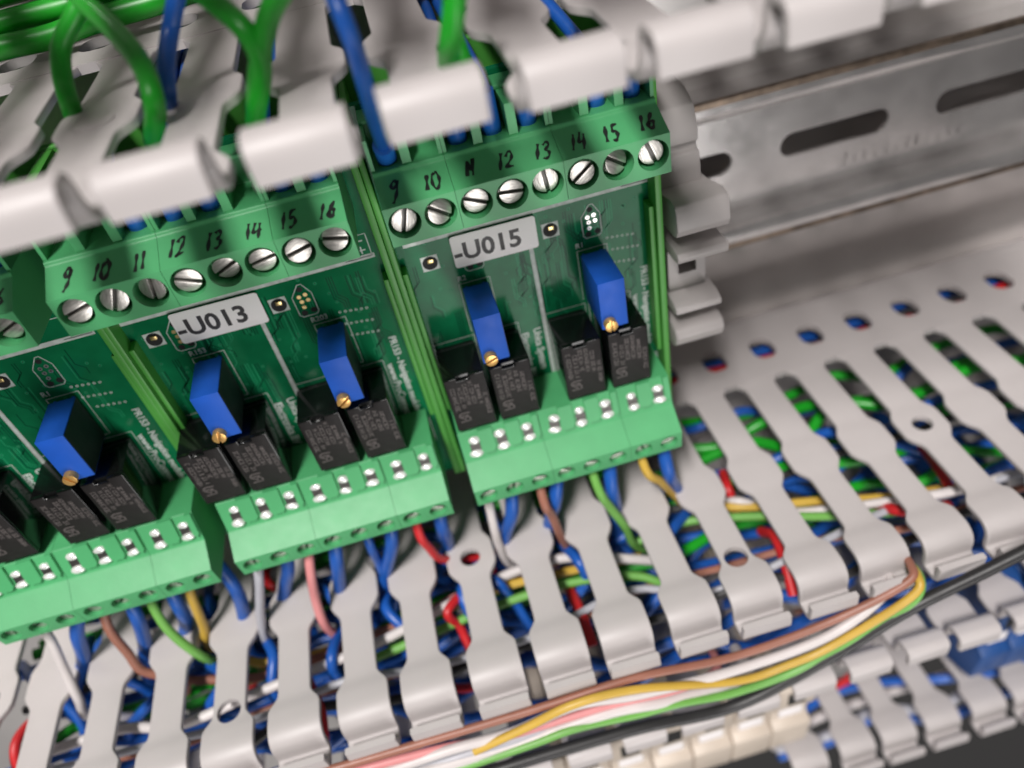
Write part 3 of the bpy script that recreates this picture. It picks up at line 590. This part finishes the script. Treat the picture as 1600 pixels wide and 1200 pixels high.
def board_print(seed, style, names):
    """white print, pads and tracks on one board"""
    rs = random.Random(seed); mb = MB(); z = 0.015
    # 0 silk 1 trace 2 dark trace 3 gold 4 tin 5 hole
    for k in range(46):
        x, y = rs.uniform(-2, 37), rs.uniform(-32, -14); L_ = rs.uniform(2, 7); d = rs.choice((-1, 1)); sp = .42
        for j in range(rs.choice((1, 2, 3, 4))):
            xx = x + j * sp; mb.line([(xx, y), (xx, y - L_ + j * .3), (xx + d * 1.2, y - L_ - 1.2 + j * .3), (xx + d * 1.2, y - L_ - 2.4)], .16, z * (.3 + .01 * (k % 7)), rs.choice((1, 2, 2)))
    for k in range(40):
        c = (rs.uniform(-2, 38), rs.uniform(-34, -13)); mb.ring(c, .13, .30, z * .6, 12, 1); mb.disc(c, .12, z * .62, 8, 5)
    for j in range(3):
        x0 = rs.uniform(31, 33); yy = -21.5 - j * 2.6
        for k in range(6): mb.ring((x0 + k * .9, yy - k * .12), .12, .24, z * .7, 10, 0)
    mb.sheet([(-2.0, -12.2), (-2.0, -13.05), (40.0, -13.05), (40.0, -12.2)], z)
    mb.sheet([(18.25, -19), (18.25, -56), (19.0, -56), (19.0, -19)], z * 1.1)
    mb.line([(35.2, -8.5), (39.6, -8.5), (39.6, -12.6), (35.2, -12.6)], .15, z); mb.line([(37.6, -9.6), (38.8, -9.6)], .25, z); mb.line([(37.6, -11.3), (38.8, -11.3)], .25, z); mb.line([(38.2, -10.7), (38.2, -11.9)], .25, z * 1.01)
    for (x, y) in ((1.54, -17.0), (22.42, -17.0)):
        mb.sheet([(x - 1.45, y - 1.4), (x + 1.45, y - 1.4), (x + 1.45, y + 1.4), (x - 1.45, y + 1.4)], z); mb.disc((x, y), 1.28, z * 1.3, 26, 5)
    for x in ((8.7, 29.6) if style != 'gold' else (5.6, 26.6)):
        c = (x, -16.9); outline(mb, c, z * 1.2, 0); mb.disc((x - .1, -15.2), .5, z * 1.3, 14, 5); mb.disc((x - .8, -19.8), .55, z * 1.3, 14, 5); mb.disc((x + .85, -19.6), .55, z * 1.3, 14, 5)
        P5 = [(-.65, -16.6), (.45, -16.4), (-.5, -17.6), (.6, -17.5), (-.5, -18.7)]
        for a, b in P5:
            mb.disc((x + a, b), .36, z * 1.35, 16, 3 if style == 'gold' else 4)
            if style != 'gold': mb.disc((x + a, b), .16, z * 1.5, 10, 5)
    for x in (5.58, 26.72):
        mb.line([(x - .35, -32.9), (x - .35, -22.6), (x + 5.1, -22.6), (x + 5.1, -32.9), (x + 4.2, -32.9)], .12, z)
    for x in (-2.05, 6.15, 18.95, 27.5):
        mb.line([(x - .3, -47.2), (x - .3, -33.8), (x + 7.6, -33.8), (x + 7.6, -47.2)], .12, z * 1.05)
    for x0, x1 in ((13.9, 18.2), (35.3, 39.4)):
        mb.line([(x0, -50.2), (x1, -50.2), (x1, -56.5), (x0, -56.5)], .32, z * 1.2)
        mb.line([(x0 + .5, -55.6), (x1 - .7, -52.2)], .75, z * 1.3); mb.disc((x0 + .9, -51.6), .5, z * 1.3); mb.line([(x1 - 1.6, -50.4), (x1 - 1.1, -52.0)], .5, z * 1.4)
    me = mb.mesh('board_print', ['silkscreen', 'copper_trace', 'dark_trace', 'pad_gold', 'pad_tin', 'hole_black'], weld=False)
    dn = ((0, -1, 0), (1, 0, 0))
    tx = [text_mesh('print_text', names[0], 1.4, 'silkscreen', (5.2, -22.0, z * 2), (1, 0, 0), (0, 1, 0), .03), text_mesh('print_text', names[1], 1.4, 'silkscreen', (26.2, -22.0, z * 2), (1, 0, 0), (0, 1, 0), .03)]
    for s, sz, u, v in (('PR153 - Navigation module', 1.75, 37.5, -29.2), ('www.ProConnect', 1.9, 35.5, -35.0), ('Unica System', 1.95, 16.3, -36.2), ('Electronics BV', 1.95, 13.9, -36.6)):
        tx.append(text_mesh('print_text', s, sz, 'silkscreen', (u, v, z * 2), *dn, .05, 0.95))
    return me, tx
def tray_mesh():
    """extruded carrier: bottom, two side walls and the inner lips that hold the board"""
    mb = MB(); a, b = -4.38, 40.9
    mb.box((a, -64, -17), (b, 11.5, -14))
    for x0, x1 in ((a, a + 1.0), (b - 1.15, b)): mb.box((x0, -64, -14), (x1, 11.5, 3.6))
    for x0, x1 in ((a + 1.06, a + 1.95), (b - 2.1, b - 1.22)): mb.box((x0, -47.5, -13.9), (x1, -16.2, 2.7))
    mb.box((10, -56, -26), (26, -8, -16.9))
    return mb.mesh('carrier_tray', 'tray_green', bevel=.18)
TRAY = tray_mesh()
mb = MB(); mb.box((-.5, -.35, .02), (.5, .35, .35)); PIN = mb.mesh('test_pin', 'pad_gold', bevel=.06)
SCREWMEAN = [(-.25, .1), (.05, .05), (.15, -.2), (-.2, .1), (.1, .2), (-.1, -.05), (.3, .25), (.05, -.35)]
def module(u0, label, name, names, style, split_u, split_l, seed, sticker, shift=0.0):
    root = empty('terminal_module', P(u0 + 18, -26, -26)); inv = P(u0, 0, 0) - root.location; sh = P(shift, 0, 0)
    tag(root, label, 'terminal module', 'green terminal modules clipped to the rail'); rs = random.Random(seed)
    link('carrier_tray', TRAY, root, inv); brd = link('circuit_board', BOARD, root, inv)
    me, tx = board_print(seed, style, names); link('board_print', me, brd, sh)
    for t in tx: link('print_text', t, brd, sh)
    for x in (1.54, 22.42):
        p = link('test_pin', PIN, brd, P(x + .1 + shift, -16.55, 0)); p.rotation_euler[1] = .05
    k = 0
    for n in split_u:
        blk = link('terminal_block', UB[n], root, inv + P(k * PP, 0, 0))
        blk['label'] = 'upper screw terminal block numbered by hand'
        for j in range(n):
            s = link('screw', SCREW, blk, P(j * PP + rs.uniform(-.06, .06), -.1, 15.2 + rs.uniform(-.5, .3)))
            s.rotation_euler = (rs.uniform(-.26, .22), rs.uniform(0, 3.1), rs.uniform(-.24, .24))
            num = str(9 + k + j)
            me = number_mesh('1n'[:0] + num if not (num == '11' and seed == 3) else 'n', seed * 31 + k + j, rs.uniform(-.3, .3)); link('handwritten_number', me, blk, P(j * PP, 0, 0))
        k += n
    k = 0
    for n in split_l:
        blk = link('terminal_block', LB[n], root, inv + P(k * PP, 0, 0)); blk['label'] = 'lower terminal block with shiny contact pairs'
        for j in range(n):
            t = math.atan2(2.8, 8.9)
            for nm, me, dz in (('contact_pocket', POCKET, .0), ('contact', CONTACT, .0)):
                c = link(nm, me, blk, P(j * PP + .15, -50.9, 10.72 + dz)); c.rotation_euler = (-t, 0, 0)
                if nm == 'contact': c.rotation_euler = (-t + rs.uniform(-.2, .2), rs.uniform(-.12, .12), rs.uniform(-.15, .15)); c.scale = (rs.uniform(.9, 1.08), 1, rs.uniform(.9, 1.15))
            s = link('clamp_screw', CLAMP_SCREW, blk, P(j * PP, -59.2, 14.7)); s.rotation_euler = (0, rs.uniform(0, 3), 0)
        k += n
    for i, x in enumerate((-2.05, 6.15, 18.95, 27.5)):
        r = link('relay', RELAY, root, inv + sh + P(x, -34.35 + rs.uniform(-.1, .1), 0)); link('relay_print', RELAY_PRINT[(i + seed) % 4], r)
        r.rotation_euler = (0, rs.uniform(-.012, .012), 0)
    for x in (5.58, 26.72):
        t = link('trimmer', TRIMMER, root, inv + sh + P(x, -23.0, 0)); link('side_shade', TRIM_SIDE, t)
        s = link('adjusting_screw', BRASS, t, P(1.35, -8.25, 11.7)); s.rotation_euler = (0, rs.uniform(0, 3), 0)
    if sticker:
        mb = MB(); L_, H_, r = 14.5, 6.1, .5
        pl = []
        for cx, cy, a0 in ((L_ - r, H_ - r, 0), (r, H_ - r, 90), (r, r, 180), (L_ - r, r, 270)):
            for q in range(5): t = math.radians(a0 + 22.5 * q); pl.append((cx + r * math.cos(t), cy + r * math.sin(t)))
        mb.prism_w(pl, 0, .12); st = link('label_sticker', mb.mesh('label_sticker', 'label_white', bevel=.03), root, inv + sh + P(5.5, -19.1, .35))
        st.rotation_euler = (0.02, .012, 0)
        st['label'] = 'white sticker printed ' + sticker
        link('sticker_text', text_mesh('sticker_text', sticker, 4.55, 'label_ink', (.15, 1.35, .14), (1, 0, 0), (0, 1, 0), .13, 1.02), st)
    return root
module(0, 'green terminal module with the U015 sticker, nearest the grey end clamp', 'a', ('R2', 'R1'), 'tin', (2, 3, 3), (3, 3, 2), 3, '-U015')
module(-45.34, 'green terminal module with the U013 sticker, middle of the three', 'b', ('R153', 'R203'), 'gold', (3, 3, 2), (3, 3, 2), 5, '-U013', -1.35)
module(-90.34, 'green terminal module cut off by the left edge of the photo', 'c', ('R2', 'R1'), 'tin', (2, 3, 3), (3, 3, 2), 8, None, -2.4)

# ---------------------------------------------------------------- wires
def wire(name, pts, r, material, label, group=None, n=8, extra=None, cat='wire'):
    mb = MB(); tube(mb, crom(pts, n), r, 12)
    o0 = Vector(pts[0]); root = link(name, mb.mesh(name, material, angle=60)); tag(root, label, cat, group)
    if extra:
        for nm, a, b, rr, mt in extra:
            m2 = MB(); a, b = Vector(a), Vector(b); tube(m2, [a, a + (b - a) * .5, b], rr, 16); link(nm, m2.mesh(nm, mt, bevel=.12, angle=40), root)
    return root
GU = 'wires inside the upper duct'; GF = 'blue wires with collars in the upper terminals'; GL = 'thin coloured wires leaving the lower terminals'; GR = 'wires running inside the lower duct'; GC = 'conductors of the loose bundle in the lower duct mouth'
for k, lab, tail in (('G1', 'thick green wire arching down past the left fingers, outermost left', [(-41, 9.5, 4)]), ('G2', 'thick green wire with a bright highlight, second from the left', [(-28.5, 13.5, 2), (-28.5, 12.5, -9)]),
                     ('G3', 'green wire sloping right into the fork above the U013 module', [(-16.8, 11, 6), (-17, 8, 5)]), ('G4', 'green wire dropping straight into the fork above the U013 module', [(-17.6, 9, 4)]),
                     ('G5', 'green wire dropping behind the hooks above the U015 sticker', [(9.2, 13.2, -3), (9.2, 12, -10)]), ('G6', 'short green wire crossing behind the hooks above the U015 module', [(14.6, 13.4, 2), (14.6, 12, -9)])):
    wire('green_wire', WIRES[k] + tail, 1.18 if k != 'G6' else 1.1, 'wire_green', lab, GU)
wire('blue_wire', WIRES['B1'] + [(-27.5, 10, 5)], 1.0, 'wire_blue', 'thick blue wire dropping between the green wires at top left', GU)
wire('green_wire', WIRES['H1'], 1.7, 'wire_green', 'dark green wire lying along the upper duct floor, nearer the fingers', GU)
wire('green_wire', WIRES['H2'], 1.7, 'wire_green', 'dark green wire lying along the upper duct floor, farther from the fingers', GU)
wire('green_wire', [(-60, 30, -26), (-45, 30.5, -27), (-33, 31, -26), (-20, 30, -27), (0, 31, -27)], 1.6, 'wire_green', 'dark green wire along the upper duct floor at the picture edge', GU)
nm = {9: 'nine', 10: 'ten', 11: 'eleven', 12: 'twelve', 13: 'thirteen', 14: 'fourteen', 15: 'fifteen', 16: 'sixteen'}
for u0, mod, poles in ((0, 'U015', (9, 11, 12, 13, 15, 16)), (-45.34, 'U013', (11, 12, 13, 15, 16)), (-90.34, 'left edge', (15, 16))):
    for p in poles:
        u = u0 + (p - 9) * 5.08; rs = random.Random(p + int(u0)); slot = round((u + 0 - .05) / 12.5) * 12.5 + .05; du = (slot - u)
        pts = [(u, 4.2, 7.2), (u, 8, 7.6), (u + du * .08, 12.5, 7.4), (u + du * .3, 15.2, 1.5), (u + du * .5, 17.0, -8 + rs.uniform(-1, 1)), (u + du * .6, 18.0, -20), (u + du * .6, 18.0, -33)]
        if (p, mod) == (9, 'U015'): pts = [(0, 4.2, 7.2), (0, 7.2, 8.4), (0.1, 11, 13)] + WIRES['B2'][::-1][2:]
        c0, c1 = ((u, 5.0, 7.3), (u + du * .06, 11.6, 7.6)) if pts[2][2] < 10 else ((0, 5.0, 7.0), (.05, 9.2, 11.2))
        wire('blue_wire', pts, 1.0, 'wire_blue', 'blue wire with a blue collar in upper terminal %s of the %s module' % (nm[p], mod), GF, extra=[('collar', c0, c1, 1.42, 'ferrule_blue')])
colr = {1: 'white', 3: 'brown', 5: 'lime', 7: 'yellow'}; colr13 = {1: 'grey', 3: 'pink', 5: 'blue', 7: 'red'}
ordn = {1: 'first', 2: 'second', 3: 'third', 4: 'fourth', 5: 'fifth', 6: 'sixth', 7: 'seventh', 8: 'eighth'}
for pre, mod, cm in (('U15', 'U015', colr), ('U13', 'U013', colr13), ('L', 'left edge', colr)):
    for k in range(1, 9):
        c = cm.get(k, 'blue'); thin = k % 2; pts = list(WIRES['%s_%d' % (pre, k)])
        if pre == 'L' and k in (1,): pts[0] = (-90.3, -59, 9)
        e = pts[-1]; pts = pts + [(e[0] + (4 if k % 3 else -4), e[1] - 9, e[2] - 3)]
        wire('%s_wire' % ('green' if c == 'lime' else c), pts, 0.92 if thin else 1.35, 'wire_' + c, '%s wire in the %s pole from the left below the %s module' % ('light green' if c == 'lime' else c, ordn[k], mod), GL)
for k, c, r, lab in (('R_white', 'white', 1.05, 'long white wire climbing right behind the left-hand lower fingers'), ('R_green', 'lime', .95, 'light green wire running behind the middle lower fingers'), ('R_yellow', 'yellow', .95, 'yellow wire running behind the left-hand lower fingers'),
                     ('R_brown', 'brown', .95, 'brown wire running behind the left-hand lower fingers'), ('R_pink', 'pink', .9, 'pink wire running below the long white wire'), ('R_red', 'red', 1.2, 'dark red wire hanging behind the lower fingers left of centre'),
                     ('R_red2', 'red', 1.2, 'dark red wire hanging behind the lower fingers near the centre'), ('R_yellow2', 'yellow', .95, 'yellow wire running behind the right-hand lower fingers'), ('R_white2', 'white', .95, 'white wire running behind the right-hand lower fingers'),
                     ('R_green2', 'lime', .95, 'light green wire running behind the right-hand lower fingers'), ('R_red3', 'red', 1.1, 'short red wire right of the U015 lower terminals'), ('R_red4', 'red', 1.1, 'red wire showing beside the finger with a hole near its tip'),
                     ('R_red5', 'red', 1.0, 'red wire end showing through the far right slots'), ('R_red6', 'red', 1.2, 'red wire crossing the end of a slot on the right')):
    wire({'lime': 'green'}.get(c, c) + '_wire', WIRES[k], r, 'wire_' + c, lab, GR)
# packed wires deeper in the lower duct
rs = random.Random(21)
def packed(c, v, w, r, ua=-108, ub=170, amp=2.4, step=17):
    pts = []; u = ua
    while u < ub: pts.append((u, v + rs.uniform(-amp, amp), w + rs.uniform(-amp, amp))); u += step * rs.uniform(.8, 1.2)
    wire('%s_wire' % ('green' if c == 'green' else c), pts, r, 'wire_' + c, {'blue': 'blue wire packed deep inside the lower duct', 'green': 'green wire packed deep inside the lower duct', 'red': 'red wire packed deep inside the lower duct', 'white': 'thin white wire strung along behind the lower duct fingers', 'black': 'thin black wire strung along behind the lower duct fingers', 'brown': 'thin brown wire strung along behind the lower duct fingers', 'grey': 'thin grey wire strung along behind the lower duct fingers'}[c], GR + ', deep', n=5)
for c, v, w, r in (('green', -83.5, -7, 1.6), ('green', -84.5, -2.5, 1.6), ('blue', -84.0, 1.8, 1.5), ('green', -86.5, 5.5, 1.5), ('blue', -89, 9, 1.5), ('blue', -87.5, -13, 1.4), ('red', -81.6, -23.6, 1.6), ('blue', -81.6, -27.6, 1.7), ('green', -86, -16, 1.5), ('green', -93, 13, 1.5),
                   ('blue', -93, 2, 1.5), ('blue', -95, 8, 1.5), ('blue', -99, -4, 1.5), ('blue', -96, 17, 1.5), ('blue', -101, 12, 1.5), ('blue', -104, 4, 1.5), ('green', -103, -8, 1.5), ('blue', -100, 22, 1.4), ('blue', -96, 30, 1.5), ('blue', -101, 35, 1.5), ('blue', -109, 14, 1.5), ('green', -110, 4, 1.5), ('blue', -113, 20, 1.5), ('blue', -108, 30, 1.6)):
    packed(c, v - (2.6 if w < -18 else 4.6), w, r * .82, amp=1.1 if w < -18 else 3.4, step=17 if w < -18 else 12)
for c, v, w, r in (('grey', -88, 28, .8), ('brown', -91, 27, .8), ('black', -88, 9, .9), ('black', -90, 32, 1.0)):
    packed(c, v, w, r, amp=2.6, step=19)
for k in range(26):   # blue wires turning from the slots into the bundle
    slot = -107.6 + 6.25 + 12.5 * (k % 17) + rs.uniform(-2, 2); w0 = rs.uniform(-2, 22)
    if slot > 45: continue
    pts = [(slot + rs.uniform(-9, 9), -88, w0 - 9), (slot + rs.uniform(-2, 2), -83.2, w0 + rs.uniform(0, 4)), (slot + rs.uniform(-5, 5), -89, w0 + rs.uniform(2, 9)), (slot + rs.uniform(-14, 14), -97, w0 + rs.uniform(4, 12)), (slot + rs.uniform(-26, 26), -104, 18 + rs.uniform(-4, 8))]
    c = 'blue' if k % 7 else 'red'
    wire(c + '_wire', pts, 1.15 if c == 'blue' else .95, 'wire_' + c, c + ' wire looping inside the lower duct', GR + ', turning')
for k, c, r, lab in (('c_brown', 'brown', .8, 'brown conductor along the upper edge of the bundle in the duct mouth'), ('c_white', 'white', .95, 'white conductor in the middle of the bundle in the duct mouth'), ('c_white2', 'white', 1.2, 'pale conductor below the yellow one in the bundle in the duct mouth'),
                     ('c_yellow', 'yellow', .8, 'yellow conductor of the bundle in the duct mouth'), ('c_green', 'lime', .8, 'light green conductor along the lower side of the bundle in the duct mouth'), ('c_pink', 'pink', .8, 'pink conductor of the bundle ending low at bottom centre'), ('c_grey', 'grey', 1.2, 'grey conductor low in the bundle at bottom centre')):
    pts = [(a, b, w + {'c_brown': -1.5, 'c_white': -.5, 'c_yellow': .3, 'c_green': .2, 'c_pink': -1.2, 'c_white2': -.8, 'c_grey': -1.5}[k]) for a, b, w in WIRES[k]]
    e = pts[-1]; pts = pts[:-1] + [(e[0] - .4, e[1] - 1.2, e[2] - 2.5), (e[0] + .8, e[1] - 4.5, e[2] - 10)]
    wire({'lime': 'green'}.get(c, c) + '_wire', pts, r, 'wire_' + c, lab, GC)
wire('black_cable', WIRES['c_black'], 1.2, 'wire_black', 'black sheathed cable along the lower side of the coloured bundle', None, cat='cable')

# ---------------------------------------------------------------- terminal blocks below the lower duct
def small_block(u, wd, material, label, group, v0=-166, v1=-121.5, top=38):
    mb = MB(); prof = [(v0, -44), (v1, -44), (v1, top - 14), (v1 - 3, top - 4), (v1 - 6, top), (v1 - 16, top), (v1 - 17, top - 2.5), (v1 - 26, top - 2.5), (v1 - 27, top), (v0 + 5, top - 1), (v0, top - 12)]
    mb.prism_u(prof, u + .12, u + wd - .12); o = link('terminal_block', mb.mesh('terminal_block', material, bevel=.5)); tag(o, label, 'terminal block', group)
    mb = MB(); mb.box((u + wd * .28, v1 - 14, top - .1), (u + wd * .72, v1 - 8.5, top + .05)); link('wire_entry', mb.mesh('wire_entry', 'hole_black'), o)
    mb = MB(); mb.box((u + wd * .2, v1 - 24, top - 2.6), (u + wd * .8, v1 - 19, top - 1.6)); link('marker_tag', mb.mesh('marker_tag', 'label_white', bevel=.2), o)
    return o
for k in range(7): small_block(-11 + k * 10.2, 10.2, 'block_beige', 'beige terminal block below the lower duct, %s' % ('rightmost of its row' if k == 6 else ordn[7 - k] + ' from the right in its row'), 'beige terminal blocks below the lower duct')
for k in range(5): small_block(107 + k * 8.2, 8.2, 'block_blue', 'blue terminal block at the right edge, %s' % ('leftmost of its row' if k == 0 else ordn[k + 1] + ' from the left in its row'), 'blue terminal blocks at the right edge', top=36)
for k, (c, v, w) in enumerate((('blue', -176, 6), ('red', -178, 18), ('blue', -180, 26), ('brown', -179, -4), ('white', -184, 14), ('blue', -188, 30), ('white', -192, 22), ('grey', -186, 28))):
    pts = [(u, v + rs.uniform(-3, 3), w + rs.uniform(-4, 4)) for u in range(58, 176, 16)]
    wire(c + '_wire', pts, 1.3, 'wire_' + c, '%s wire inside the bottom right duct, %s from its upper wall' % (c, ordn[k + 1]), 'wires inside the bottom right duct')
